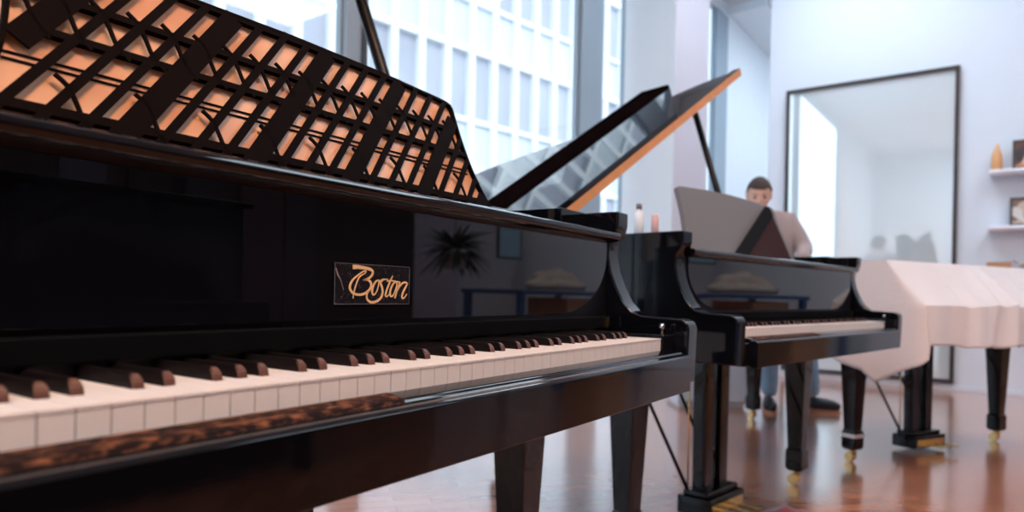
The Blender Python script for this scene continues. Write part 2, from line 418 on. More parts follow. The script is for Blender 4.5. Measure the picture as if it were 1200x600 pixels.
LID_A = R(32.4); LID_U = 1.055
def lidM():
    # lid frame: u along the slope, v = depth, n = normal
    return Matrix.Translation((XL-.004, 0, RIMZ+.004)) @ Matrix.Rotation(-LID_A, 4, 'Y')
def piano(name, mw, desk=None, keys=True, lid=True, label='', group=None, tail=.49):
    r = empty(name, mw); tag(r, label, 'piano', group)
    # rim
    bm = bmesh.new()
    n = len(OUTLINE)
    for (z0, z1) in ((.70, RIMZ),):
        vo0 = [bm.verts.new((*p, z0)) for p in OUTLINE]; vo1 = [bm.verts.new((*p, z1)) for p in OUTLINE]
        vi0 = [bm.verts.new((*p, z0)) for p in INNER]; vi1 = [bm.verts.new((*p, z1)) for p in INNER]
        for i in range(n-1):
            bm.faces.new((vo0[i], vo0[i+1], vo1[i+1], vo1[i])); bm.faces.new((vi0[i+1], vi0[i], vi1[i], vi1[i+1]))
            bm.faces.new((vo1[i], vo1[i+1], vi1[i+1], vi1[i])); bm.faces.new((vo0[i+1], vo0[i], vi0[i], vi0[i+1]))
        bm.faces.new((vo0[0], vo1[0], vi1[0], vi0[0])); bm.faces.new((vo0[-1], vi0[-1], vi1[-1], vo1[-1]))
    bmesh.ops.recalc_face_normals(bm, faces=bm.faces[:])
    o = finish('rim', bm, BLACK, r, bevel=.003)
    # belly: soundboard + braces underneath
    ins = offset_open(OUTLINE, TIN-.001)
    bm = bmesh.new(); prism(bm, [(ins[0][0], .30)] + ins[1:-1] + [(ins[-1][0], .30)], 'z', .80, .812)
    finish('soundboard', bm, SOUNDBOARD, r)
    # iron plate: frame with struts
    bm = bmesh.new()
    ip = offset_open(OUTLINE, TIN+.03); ip2 = offset_open(OUTLINE, TIN+.11)
    m0 = [bm.verts.new((*p, .90)) for p in ip]; m1 = [bm.verts.new((*p, .90)) for p in ip2]
    b0 = [bm.verts.new((*p, .885)) for p in ip]; b1 = [bm.verts.new((*p, .885)) for p in ip2]
    for i in range(1, n-2):
        bm.faces.new((m0[i], m0[i+1], m1[i+1], m1[i])); bm.faces.new((b0[i], b1[i], b1[i+1], b0[i+1]))
        bm.faces.new((m0[i], b0[i], b0[i+1], m0[i+1])); bm.faces.new((m1[i], m1[i+1], b1[i+1], b1[i]))
    box(bm, XL+.06, XR-.06, .62, .66, .885, .91)
    for xs, ye in ((.06, 1.5), (.30, 1.5), (.56, 1.30), (.86, .92)): box(bm, xs, xs+.022, .66, ye, .895, .93)
    bmesh.ops.recalc_face_normals(bm, faces=bm.faces[:])
    finish('iron_plate', bm, IRON, r, bevel=.002)
    bm = bmesh.new()
    for xs, ye in ((.18, 1.5), (.5, 1.38), (.9, .88)): box(bm, xs-.03, xs+.03, .36, ye, .715, .795)
    finish('underside_beams', bm, SATIN, r)
    # arms
    for k, (a0, a1) in enumerate(((XL, XL+TIN), (XR-TIN, XR))):
        bm = bmesh.new(); prism(bm, ARM, 'x', a0, a1)
        finish('arm', bm, BLACK, r, bevel=.004, seg=3)
    # cheek blocks beside the keys
    for a0, a1 in ((XL+TIN, -.002), (KBW+.002, XR-TIN)):
        bm = bmesh.new(); box(bm, a0, a1, -.004, .150, BED+.05, .742)
        o = finish('key_block', bm, BLACK, r, bevel=.003)
        bm = bmesh.new(); lathe(bm, [(.004, .742), (.004, .752), (.006, .754), (.006, .760), (.003, .763)], (a0+a1)/2, .012, 12)
        finish('knob', bm, CHROME, o, smooth=True)
    # keybed
    finish('keybed', bx(XL+TIN, XR-TIN, -.032, .36, BED+.004, .700), BLACK, r, bevel=.003)
    # keyslip with stepped moulding
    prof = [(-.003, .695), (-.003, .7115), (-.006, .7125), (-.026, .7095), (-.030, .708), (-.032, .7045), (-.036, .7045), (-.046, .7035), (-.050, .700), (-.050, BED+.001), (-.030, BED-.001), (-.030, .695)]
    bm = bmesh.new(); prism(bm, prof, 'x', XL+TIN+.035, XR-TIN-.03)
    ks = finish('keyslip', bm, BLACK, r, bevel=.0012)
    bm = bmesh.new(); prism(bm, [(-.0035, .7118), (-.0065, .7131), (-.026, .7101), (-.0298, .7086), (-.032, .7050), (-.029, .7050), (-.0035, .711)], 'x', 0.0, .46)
    finish('slip_strip', bm, MOTTLED, ks)['label'] = 'mottled brown strip on the bass end of the slip'
    # fallboard: satin backing, polished face with rounded lower corners, lip, lower nose
    xa, xb = XL+TIN+.001, XR-TIN-.001
    fb = finish('fallboard', bx(xa, xb, .152, .172, .735, .944), SATIN, r)
    rx, rz = .20, .12
    pts = [(xa+.012, .940), (xa+.012, .780+rz)] + [(xa+.012+rx-rx*math.cos(t), .780+rz-rz*math.sin(t)) for t in [R(a) for a in range(10, 90, 10)]] + [(xa+.012+rx, .780)]
    rt = [(xa+xb-p[0], p[1]) for p in reversed(pts)]
    bm = bmesh.new(); prism(bm, pts + rt, 'y', .1475, .1525)
    finish('polished_face', bm, GLOSS, fb, bevel=.0008, seg=1)
    bm = bmesh.new(); prism(bm, [(.1405, .749), (.1385, .751), (.1385, .772), (.1405, .774), (.1525, .774), (.1525, .749)], 'x', xa, xb)
    finish('nose_strip', bm, NOSE, fb, bevel=.001)
    bm = bmesh.new(); prism(bm, [(.1525, .930), (.132, .932), (.122, .937), (.1185, .944), (.121, .951), (.128, .9545), (.1525, .955)], 'x', xa, xb)
    finish('lip', bm, BLACK, fb, smooth=False, bevel=.0015)
    bm = bmesh.new(); box(bm, KBW+.030, KBW+.036, .132, .1385, .748, .772)
    finish('latch', bm, BRASS, fb)['label'] = 'small brass latch pin'
    # music shelf
    finish('music_shelf', bx(xa, xb, .153, .60, .930, .953), BLACK, r, bevel=.002)
    # raised blocks beside the desk
    bm = bmesh.new(); box(bm, xb-.30, xb-.01, .33, .55, .953, 1.0); box(bm, xb-.12, xb-.004, .20, .33, .953, .998)
    finish('desk_slide', bm, BLACK, r, bevel=.002)
    for lx, ly_ in ((XC-.645, .35), (XC+.645, .35), (tail, 1.42)):
        leg_parts(r, lx, ly_)
    # tail leg block up to the belly
    finish('leg_block', bx(tail-.08, tail+.08, 1.33, 1.49, BED-.001, .80), SATIN, r)
    lyre(r)
    if keys:
        for i in range(52):
            me = white_mesh(sharp_after(i), sharp_after(i+1))
            o = bpy.data.objects.new('white_key', me); COL.objects.link(o); o.parent = r; o.location = (i*KW, 0, 0)
            if sharp_after(i+1):
                off = {1: .0, 3: -.0025, 4: .0025, 6: -.003, 0: 0}[(i+1) % 7]
                o = bpy.data.objects.new('black_key', black_mesh()); COL.objects.link(o); o.parent = r; o.location = ((i+1)*KW+off*.6, 0, 0)
        finish('key_felt', bx(0, KBW, .1505, .1515, .735, .7365), FELT, r)
    if lid:
        M = lidM()
        v0 = .62
        pts = [(-.0, v0)]
        o2 = offset_open(OUTLINE, -.012)
        body = [((p[0]-XL)*LID_U + .004, p[1]) for p in o2 if p[1] >= v0+.02]
        umax = body[-1][0] if body else 1.4
        pts = [(0, v0)] + body + [(1.56, v0+.03), (1.575, v0)]
        bm = bmesh.new(); prism(bm, pts, 'z', 0, .034)
        for f in bm.faces:
            f.normal_update()
            if f.normal.y < -.8: f.material_index = 1
        li = finish('lid', bm, [GLOSS, EDGEORANGE], r, bevel=.0)
        li.matrix_local = M
        li['label'] = 'raised polished lid with orange front edge'
        # folded front flap: a second panel lying on the lid, dark band along its free edge
        bm = bmesh.new(); prism(bm, [(.02, v0+.003), (.95, v0+.003), (1.40, .89), (.02, .89)], 'z', .036, .056)
        fl = finish('front_flap', bm, GLOSS, li)
        bm = bmesh.new(); prism(bm, [(.02, .8905), (1.40, .8905), (1.47, .935), (1.44, 1.07), (.02, 1.07)], 'z', .036, .058)
        finish('flap_band', bm, FLAPBAND, fl)['label'] = 'dark mottled band along the folded flap'
        # prop
        bm = bmesh.new()
        top = M @ Vector((1.40, .80, -.002))
        tube(bm, [(1.27, .66, .96), (1.262, .665, 1.05), (top.x, top.y, top.z)], [.017, .016, .014], 10)
        finish('lid_prop', bm, SATIN, r, smooth=True)
        bm = bmesh.new()
        bm.free()
        for hy in (.72, 1.02, 1.30):
            bm = bmesh.new(); tube(bm, [(XL-.006, hy, RIMZ+.004), (XL-.006, hy+.05, RIMZ+.004)], .006, 8)
            finish('hinge', bm, BRASS, r, smooth=True)['label'] = 'brass hinge'
    return r

def frame2(center_keys, dirc):
    """piano frame from (right,ahead) of key centre and direction"""
    d = (D_RGT*dirc[0] + D_FWD*dirc[1]).normalized()
    c = vw(*center_keys)
    o = c - d*XC
    return Matrix.Translation((o.x, o.y, 0)) @ Matrix.Rotation(math.atan2(d.y, d.x), 4, 'Z')
GRP = None
p1 = piano('grand_piano', Matrix.Identity(4), label='nearest black grand piano with gold lettered name plate and music desk reflecting a brown pattern')
M2 = frame2((1.066, 2.298), (.700, .714))
p2 = piano('grand_piano', M2, label='black grand piano in the middle with a music desk reflecting grey and raised lid')
M3 = frame2((2.47, 3.435), (.889, .458))
p3 = piano('grand_piano', M3, keys=False, lid=False, tail=.415, label='black grand piano standing under the pale cloth at the right')

bm = bmesh.new(); lx_, ly_ = XC-.645, .35
box(bm, lx_-.0385, lx_+.0385, ly_-.0385, ly_+.0385, .128, .146)
finish('band', bm, pbr('silver_tape', (.6,.65,.7), .4), [c for c in p3.children if c.name.startswith('leg')][0])['label'] = 'silver band round the foot of the leg'
# music desks -----------------------------------------------------
DX0, DX1, DYB, DZB, DH = .165, 1.055, .282, .955, .250
def desk_outline():
    # (x, h) with S-curved ends; h measured up the board
    right = smoothpath([(XC+.34, .250, 0), (XC+.366, .247, 0), (XC+.377, .238, 0), (XC+.379, .205, 0), (XC+.384, .155, 0), (XC+.398, .095, 0), (XC+.425, .035, 0), (XC+.458, 0, 0)], n=4)
    rt = [(p.x, p.y) for p in right]
    top = [(XC, .262)] + [(XC+.17, .259)]
    R_ = top + rt
    L_ = [(2*XC-p[0], p[1]) for p in reversed(R_[1:])]
    return R_ + L_
def desk_frame(parent):
    M = Matrix.Translation((0, DYB, DZB)) @ Matrix.Rotation(R(-18.5), 4, 'X')
    return M
def make_desk(parent, face, back, label, with_bars=False):
    o = desk_outline()
    bm = bmesh.new(); prism(bm, o, 'y', 0, .018)
    d = finish('music_desk', bm, face, parent, bevel=.0025 if not with_bars else 0); d.matrix_local = desk_frame(parent); d['label'] = label
    # support strut behind the board
    bm = bmesh.new(); prism(bm, [(.02, .03), (.13, -.03), (.14, -.025), (.03, .16), (.02, .16)], 'x', XC-.03, XC+.03)
    finish('support_strut', bm, SATIN, d)
    return d
d2 = make_desk(p2, DESKGREY, SATIN, 'music desk with curved ends, reflected grey put into its colour')
d1 = make_desk(p1, DESKTAN, SATIN, 'music desk with its brown reflected pattern built as dark bars on tan', with_bars=True)
# pattern reflected in the desk, built as diagonal bars, one heavy bar in four, with cross rails and curls, clipped by the outline
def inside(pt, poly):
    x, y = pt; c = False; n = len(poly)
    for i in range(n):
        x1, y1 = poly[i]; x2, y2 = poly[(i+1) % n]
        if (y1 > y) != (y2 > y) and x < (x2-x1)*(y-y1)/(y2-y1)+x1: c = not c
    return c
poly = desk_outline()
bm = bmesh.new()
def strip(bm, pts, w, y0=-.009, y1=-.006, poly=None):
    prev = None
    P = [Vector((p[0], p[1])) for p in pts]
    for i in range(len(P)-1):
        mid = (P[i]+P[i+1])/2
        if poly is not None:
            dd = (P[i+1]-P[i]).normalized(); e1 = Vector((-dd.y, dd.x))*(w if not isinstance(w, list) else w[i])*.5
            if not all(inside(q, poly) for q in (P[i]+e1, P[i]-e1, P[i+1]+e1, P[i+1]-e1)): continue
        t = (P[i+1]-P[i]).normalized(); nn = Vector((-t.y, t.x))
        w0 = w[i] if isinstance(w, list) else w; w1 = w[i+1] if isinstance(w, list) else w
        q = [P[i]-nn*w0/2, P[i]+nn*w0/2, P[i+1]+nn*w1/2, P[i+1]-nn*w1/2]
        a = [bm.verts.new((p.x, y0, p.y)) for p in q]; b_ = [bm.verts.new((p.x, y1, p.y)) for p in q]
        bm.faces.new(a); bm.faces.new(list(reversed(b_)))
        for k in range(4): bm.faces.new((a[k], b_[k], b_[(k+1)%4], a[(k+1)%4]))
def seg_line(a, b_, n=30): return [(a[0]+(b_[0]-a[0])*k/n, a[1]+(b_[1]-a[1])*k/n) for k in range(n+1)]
BARS = dict(step=.0420, lean=.215)
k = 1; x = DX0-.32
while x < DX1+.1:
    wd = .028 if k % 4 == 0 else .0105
    strip(bm, seg_line((x, .0), (x+BARS['lean'], .262), 70), wd, poly=poly)
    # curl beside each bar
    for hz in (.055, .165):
        fx = x + BARS['lean']*hz/.262 + BARS['step']*.5
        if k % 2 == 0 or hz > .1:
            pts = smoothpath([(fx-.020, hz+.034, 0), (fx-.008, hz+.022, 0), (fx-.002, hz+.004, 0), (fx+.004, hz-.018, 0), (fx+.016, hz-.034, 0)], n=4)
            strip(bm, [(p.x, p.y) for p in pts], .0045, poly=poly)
    x += BARS['step']; k += 1
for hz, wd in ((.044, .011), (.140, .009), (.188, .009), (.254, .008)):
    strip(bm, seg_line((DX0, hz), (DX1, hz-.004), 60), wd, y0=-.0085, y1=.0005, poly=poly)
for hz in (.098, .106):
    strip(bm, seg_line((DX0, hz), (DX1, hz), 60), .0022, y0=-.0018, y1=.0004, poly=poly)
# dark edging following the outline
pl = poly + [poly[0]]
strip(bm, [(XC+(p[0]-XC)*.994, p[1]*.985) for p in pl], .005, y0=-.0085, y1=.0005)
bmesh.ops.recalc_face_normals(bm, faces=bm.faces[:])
finish('reflected_bars', bm, DESKBARS, d1)['label'] = 'dark diagonal bars built for a reflected pattern'

# name plate ------------------------------------------------------
GOLD = pbr('gold_lettering', (0.80, 0.50, 0.25), 0.45)
m, nt, b = new_mat('speckled_plate'); PLATE = m
tc = nt.nodes.new('ShaderNodeTexCoord'); n = nt.nodes.new('ShaderNodeTexNoise'); n.inputs['Scale'].default_value = 420; n.inputs['Detail'].default_value = 4
cr = nt.nodes.new('ShaderNodeValToRGB'); e = cr.color_ramp.elements
e[0].position = .60; e[0].color = (.005, .004, .008, 1); e[1].position = .80; e[1].color = (.20, .14, .12, 1)
nt.links.new(tc.outputs['Object'], n.inputs['Vector']); nt.links.new(n.outputs['Fac'], cr.inputs['Fac']); nt.links.new(cr.outputs['Color'], b.inputs['Base Color'])
b.inputs['Roughness'].default_value = .6; b.inputs['Specular IOR Level'].default_value = .1
PX0, PX1, PZ0, PZ1 = .5205, .656, .8005, .8525
plate = finish('name_plate', bx(PX0, PX1, .1462, .1476, PZ0, PZ1), PLATE, p1)
bm = bmesh.new(); e_ = .0006
for a in ((PX0, PX1, PZ0, PZ0+e_), (PX0, PX1, PZ1-e_, PZ1), (PX0, PX0+e_, PZ0, PZ1), (PX1-e_, PX1, PZ0, PZ1)):
    box(bm, a[0], a[1], .1460, .1463, a[2], a[3])
finish('plate_border', bm, pbr('worn_border', (.16, .15, .17), .5), plate)
strokes = [
 ([(250,152),(290,148),(345,152),(400,160),(432,180),(425,215),(395,248),(345,268)], [30,26,22,20,17,16,15,9]),
 ([(345,268),(385,262),(415,282),(420,320),(400,360),(360,392),(310,405),(262,395),(232,362),(230,320),(255,268),(300,222),(345,186),(368,182),(360,205)], [8,14,17,18,17,17,16,16,17,16,13,10,9,10,8]),
 ([(360,205),(325,225),(300,260),(284,310),(270,360),(262,405),(258,442)], [6,10,10,9,8,8,8]),
 ([(492,256),(464,272),(442,312),(432,355),(436,388),(452,396),(474,366),(490,312),(494,262)], [8,13,16,17,15,9,8,9,9]),
 ([(494,258),(512,272),(545,248),(578,246)], [6,7,8,10]),
 ([(545,246),(517,258),(510,285),(524,320),(532,365),(520,415),(482,452),(430,468),(392,448),(382,408),(398,372),(420,352)], [12,13,15,16,17,17,17,17,15,12,8,5]),
 ([(628,208),(606,256),(584,312),(566,368),(562,398),(578,404),(604,372)], [7,13,14,14,12,9,6]),
 ([(570,262),(610,254),(660,258),(700,262)], [9,10,10,9]),
 ([(668,262),(640,276),(616,322),(606,366),(612,396),(630,398),(652,362),(670,305),(674,266)], [9,13,15,15,13,9,8,9,9]),
 ([(704,258),(688,310),(672,362),(656,414)], [12,15,15,14]),
 ([(674,366),(694,318),(716,284),(742,264),(764,262),(784,272)], [7,10,12,13,13,11]),
 ([(784,268),(770,296),(748,336),(732,378),(730,402),(744,410),(762,396),(780,368)], [11,14,15,15,14,11,7,5])]
bm = bmesh.new()
def zmap(x, y):
    u = (x-97)/(706 + 6*(y-115)/345)
    top = 120 - 5*u; bot = 508 - 48*u
    v = (y-top)/(bot-top)
    return (PX0 + u*(PX1-PX0), PZ1 - v*(PZ1-PZ0))
sc_ = (PX1-PX0)/706
for pts, ws in strokes:
    P = smoothpath([(*p, w) for p, w in zip(pts, ws)], n=6)
    Q = [zmap(p.x, p.y) for p in P]; W = [p.z*sc_*1.0 for p in P]
    L = []; 
    for i, q in enumerate(Q):
        a = Vector(Q[max(i-1,0)]); c = Vector(Q[min(i+1,len(Q)-1)]); t = (c-a).normalized(); nn = Vector((-t.y, t.x))
        q = Vector(q); h = W[i]/2
        L.append([bm.verts.new((q.x+nn.x*s*h, yy, q.y+nn.y*s*h)) for s, yy in ((-1,.1455),(1,.1455),(1,.1462),(-1,.1462))])
    for r0, r1 in zip(L, L[1:]):
        for k in range(4): bm.faces.new((r0[k], r0[(k+1)%4], r1[(k+1)%4], r1[k]))
    bm.faces.new(L[0]); bm.faces.new(L[-1])
bmesh.ops.recalc_face_normals(bm, faces=bm.faces[:])
finish('lettering', bm, GOLD, plate)['label'] = 'gold script lettering'
bm = bmesh.new()
strip(bm, [(zmap(105,170)),(zmap(125,240)),(zmap(145,270)),(zmap(175,370))], [.0012,.0022,.0010,.0008], y0=.1458, y1=.1462)
finish('worn_scratch', bm, pbr('scratch', (.25,.19,.17), .6), plate)

# things on piano 2 -------------------------------------------------
def on2(o):
    o.matrix_world = M2 @ o.matrix_world
    return o
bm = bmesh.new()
prism(bm, [(.50, 0), (.985, .003), (.925, .232), (.895, .232)], 'y', -.010, -.004)  # reflection in the desk, built as a flat dark triangle
fo = finish('desk_reflection', bm, pbr('reflection_brown', (.040, .018, .019), .85, spec=.1), mw=M2 @ desk_frame(None))
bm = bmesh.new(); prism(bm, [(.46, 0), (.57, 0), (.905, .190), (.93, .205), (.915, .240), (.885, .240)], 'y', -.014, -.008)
finish('reflection_edge', bm, pbr('reflection_black', (.006, .006, .008), .85, spec=.1), fo)
tag(fo, 'dark brown triangle with black edge, built for a reflection in the music desk of the middle piano', 'reflected_shape')
bm = bmesh.new(); box(bm, .40, .84, .18, .262, .9532, .9555); 
s1 = finish('sheet_music', bm, PAPER, mw=M2.copy()); tag(s1, 'pale blue sheets of music lying in front of the grey desk', 'sheet music')
bm = bmesh.new(); box(bm, .31, .395, .19, .262, .9532, .962)
s2 = finish('note_book', bm, TANPAPER, mw=M2.copy(), bevel=.001); tag(s2, 'small tan booklet left of the music sheets on the middle piano', 'booklet')
def at2(x, y, z): return M2 @ Matrix.Translation((x, y, z))
bo = empty('glass_bottle', at2(XL+.026, .29, RIMZ)); tag(bo, 'clear bottle with a grey cap standing on the side of the middle piano', 'bottle')
GB = pbr('bottle_glass', (.78, .84, .90), .12)
bm = bmesh.new(); lathe(bm, [(.012, 0), (.0135, .002), (.0135, .060), (.006, .068), (.006, .074)], seg=18); finish('bottle_body', bm, GB, bo, smooth=True)
bm = bmesh.new(); lathe(bm, [(.008, .072), (.0085, .086), (.007, .088)], seg=14); finish('cap', bm, pbr('grey_cap', (.22,.22,.25), .5), bo, smooth=True)
bm = bmesh.new(); lathe(bm, [(.010, 0), (.011, .002), (.011, .050), (.009, .052)], seg=18)
ca = finish('candle', bm, pbr('pink_wax', (.62, .42, .42), .6), mw=at2(XL+.026, .235, RIMZ), smooth=True); tag(ca, 'small pink candle beside the clear bottle on the middle piano', 'candle')
# red velvet cloth by the pedals
bm = bmesh.new(); bmesh.ops.create_icosphere(bm, subdivisions=4, radius=1)
for v in bm.verts:
    d = v.co.copy(); nz = math.sin(d.x*5+1)*math.cos(d.y*6)*.12
    v.co = Vector((d.x*.15*(1+nz), d.y*.09*(1-nz), max(0, d.z)*.045*(1+nz*2)+.001))
vc = finish('velvet_cloth', bm, FELT, mw=at2(XC+.10, .18, 0), smooth=True); tag(vc, 'crumpled red velvet cloth on the floor by the pedals', 'cloth')

# cloth over piano 3 ------------------------------------------------
def cloth3():
    top = offset_open(OUTLINE, -.012)
    side_l = [(XL-.012, y) for y in (.13, .2)]
    T = []; Mx = []; H = []
    ring = []
    def add(t, m, h): ring.append((Vector(t), Vector(m), Vector(h)))
    zt = RIMZ+.008
    # front edge right->left, then left side to the tail and around
    F = 90
    xr, xl = XR+.012, XL-.012
    def hemf(u): return .60 + .018*math.sin(u*9+1.0) + (.03 if u > .52 else 0) + (.035*max(0, 1-abs(u-.36)/.12))
    for i in range(F+1):
        u = i/F; x = xr + (xl-xr)*u
        w = .010*math.sin(u*31) + .008*math.sin(u*13+2)
        add((x, .125, zt), (x, -.075+w, .80), (x, -.090+w*1.5, .612+.012*math.sin(u*8)-(.02 if u<.45 else 0)))
    # left front corner fan with the corner hanging low
    for k in range(1, 5):
        a = k/5*math.pi/2
        add((xl, .125, zt), (xl-.03*math.sin(a), -.075+.05*(1-math.cos(a)), .80), (xl-.05*math.sin(a)-.005, -.10+.08*(1-math.cos(a)), .58-.06*math.sin(a)))
    for y in [0.0, .06, .12]:
        add((xl, .125, zt), (xl-.03, y, .80), (xl-.055+.02*math.sin(y*50), y+.01, .50-y*.55))
    pts = [(XL-.012, y) for y in (.2, .28, .36, .44, .52, .6, .7, .8, .9, 1.0, 1.1, 1.2, 1.3)] + [p for p in top if p[1] > 1.355 or p[0] > .3]
    # densify
    dens = []
    for a, b_ in zip(pts, pts[1:]):
        n = max(1, int((Vector(b_)-Vector(a)).length/.045))
        for k in range(n): dens.append((a[0]+(b_[0]-a[0])*k/n, a[1]+(b_[1]-a[1])*k/n))
    dens.append(pts[-1]); N = len(dens)
    for i, p in enumerate(dens):
        a = Vector(dens[max(0, i-1)]); c = Vector(dens[min(N-1, i+1)]); t = (c-a).normalized(); nn = Vector((-t.y, t.x))
        f = .5+.5*math.sin(i*1.3)+.25*math.sin(i*.57+1)
        hz = .60 + .05*math.sin(i*.22)
        if p[0] < XL+.1 and p[1] < .6: hz = .43 + p[1]*.28
        m = Vector((p[0], p[1])) + nn*(.010+.012*f); h = Vector((p[0], p[1])) + nn*(.025+.045*f)
        add((p[0], p[1], zt), (m.x, m.y, .82), (h.x, h.y, hz))
    # right side forward and the right front corner
    for y in (.2, .15): add((xr, y, zt), (xr+.02, y, .80), (xr+.03, y, .60))
    for y in (.12, .06, .0): add((xr, .125, zt), (xr+.02, y, .80), (xr+.03, y, .60))
    add((xr, .125, zt), (xr+.012, -.05, .80), (xr+.012, -.06, .605))
    n = len(ring); bm = bmesh.new()
    levels = []
    K = 32
    for k in range(K+1):
        t = k/K; row = []
        for T_, M_, H_ in ring:
            if t <= .5: q = T_.lerp(M_, t*2)
            else: q = M_.lerp(H_, t*2-1)
            if 0 < t < .5: q = q + Vector((0, 0, -.008*math.sin(t*2*math.pi)))
            if T_.y < .13 and xl+.01 < T_.x < xr-.01:
                for x0_, x1_, am in ((.50, .60, .022), (.32, .50, .012), (.16, .24, -.014), (1.02, .98, .010), (.80, .86, -.010)):
                    xc_ = x0_ + (x1_-x0_)*(1-t)
                    e_ = am*math.exp(-((q.x-xc_)/.036)**2)*min(1, t*5)
                    q = q + Vector((0, -e_, e_*.6))
            row.append(bm.verts.new(q))
        levels.append(row)
    for r0, r1 in zip(levels, levels[1:]):
        for i in range(n):
            j = (i+1) % n
            try: bm.faces.new((r0[i], r0[j], r1[j], r1[i]))
            except ValueError: pass
    bmesh.ops.remove_doubles(bm, verts=bm.verts[:], dist=.0008)
    # top sheet
    loop = []
    for T_, _, _ in ring:
        if not loop or (T_-loop[-1]).length > .002: loop.append(T_)
    if (loop[0]-loop[-1]).length < .002: loop.pop()
    f = bm.faces.new([bm.verts.new((v.x, v.y, zt)) for v in loop])
    bmesh.ops.remove_doubles(bm, verts=bm.verts[:], dist=.0008)
    bmesh.ops.triangulate(bm, faces=[f for f in bm.faces if len(f.verts) > 4])
    bmesh.ops.recalc_face_normals(bm, faces=bm.faces[:])
    o = finish('dust_cover', bm, CLOTH, mw=M3.copy(), smooth=True)
    o.data.set_sharp_from_angle(angle=R(28))
    s = o.modifiers.new('thick', 'SOLIDIFY'); s.thickness = .003; s.offset = 1
    return o
cv = cloth3(); tag(cv, 'pale pink cloth draped over the piano at the right', 'cover')

# long heavy folds lying over the front of the cover
bm = bmesh.new()

# ---------------------------------------------------------------- shelves on the partition
def wall_item(px, py):
    """room coords on the partition face at a photo direction"""
    p = mir_p(px)
    d = math.hypot(WALL_S, p); a = math.atan2(p, WALL_S)
    zf = d*math.cos(R(YAW-ROOM_ROT)-a)
    hor = 343 + .021*(px-600)
    return p, .818 + (hor-py)*zf/FPX
SHELFM = pbr('white_shelf', (.78, .79, .86), .6)
pa, _ = wall_item(1155, 208); 
def shelf(py, lab):
    p, z = wall_item(1157, py)
    bm = bmesh.new(); box(bm, WALL_S-.20, WALL_S, p-1.3, p, z-.035, z)
    o = finish('wall_shelf', bm, SHELFM, mw=ROOM.copy(), bevel=.012, seg=3); tag(o, lab, 'shelf', 'white floating shelves'); return p, z
sh1 = shelf(203, 'upper white floating shelf on the wall beside the mirror')
sh2 = shelf(267, 'lower white floating shelf on the wall beside the mirror')
sh3 = shelf(330, 'lowest white floating shelf, partly behind the draped piano')
def rm(s, p, z): return ROOM @ Matrix.Translation((s, p, z))
# orange bottle
sx = WALL_S-.10
def shelf_p(px, dx=.10):      # room p for a direction at distance dx in front of the wall
    a = R(YAW-ROOM_ROT) - math.atan((px-600)/FPX)
    return (WALL_S-dx)*math.tan(a)
bm = bmesh.new(); lathe(bm, [(.040, 0), (.043, .01), (.043, .12), (.035, .16), (.016, .20), (.012, .24), (.0, .243)], seg=18)
o = finish('ceramic_bottle', bm, pbr('amber_ceramic', (.72, .36, .15), .4), mw=rm(sx, shelf_p(1165), sh1[1]), smooth=True)
tag(o, 'small orange bottle at the left end of the upper white shelf', 'bottle')
def picture(px0, px1, z, h, seed, lab, bg, frame_mat):
    a = shelf_p(px0, .12); b_ = shelf_p(px1, .12); w = abs(a-b_)
    r = empty('framed_picture', rm(WALL_S-.12, (a+b_)/2, z) @ Matrix.Rotation(R(6), 4, 'Y'))
    bm = bmesh.new(); t = .02
    for q in ((-w/2, w/2, 0, t), (-w/2, w/2, h-t, h), (-w/2, -w/2+t, t, h-t), (w/2-t, w/2, t, h-t)): box(bm, -.012, .012, *q)
    finish('frame', bm, frame_mat, r, bevel=.002)
    rnd = random.Random(seed)
    m, nt, b = new_mat('picture_print_%d' % seed)
    tc = nt.nodes.new('ShaderNodeTexCoord'); n = nt.nodes.new('ShaderNodeTexVoronoi'); n.inputs['Scale'].default_value = 12
    n2 = nt.nodes.new('ShaderNodeValToRGB'); n2.color_ramp.interpolation = 'CONSTANT'
    while len(n2.color_ramp.elements) < len(bg): n2.color_ramp.elements.new(.5)
    for i, c in enumerate(bg):
        n2.color_ramp.elements[i].position = i/len(bg); n2.color_ramp.elements[i].color = (*c, 1)
    sp = nt.nodes.new('ShaderNodeSeparateColor')
    nt.links.new(tc.outputs['Object'], n.inputs['Vector']); nt.links.new(n.outputs['Color'], sp.inputs['Color'])
    nt.links.new(sp.outputs['Red'], n2.inputs['Fac']); nt.links.new(n2.outputs['Color'], b.inputs['Base Color'])
    finish('print', bx(-.006, .006, -w/2+t, w/2-t, t, h-t), m, r)
    tag(r, lab, 'picture')
picture(1183, 1222, sh1[1], .26, 3, 'dark framed picture with warm shapes on the upper white shelf', [(.03,.02,.03),(.55,.25,.12),(.04,.03,.04),(.7,.42,.3),(.10,.04,.03)], FRAMEM)
picture(1181, 1222, sh2[1], .25, 5, 'black framed pale picture on the lower white shelf', [(.62,.58,.56),(.55,.42,.33),(.7,.72,.74),(.2,.12,.10)], FRAMEM)
z3 = sh3[1]
bm = bmesh.new(); box(bm, -.07, .07, -.09, .09, 0, .17)
o = finish('wooden_box', bm, BOXWOOD, mw=rm(sx, shelf_p(1170), z3), bevel=.006); tag(o, 'small brown wooden box showing above the draped piano', 'box')
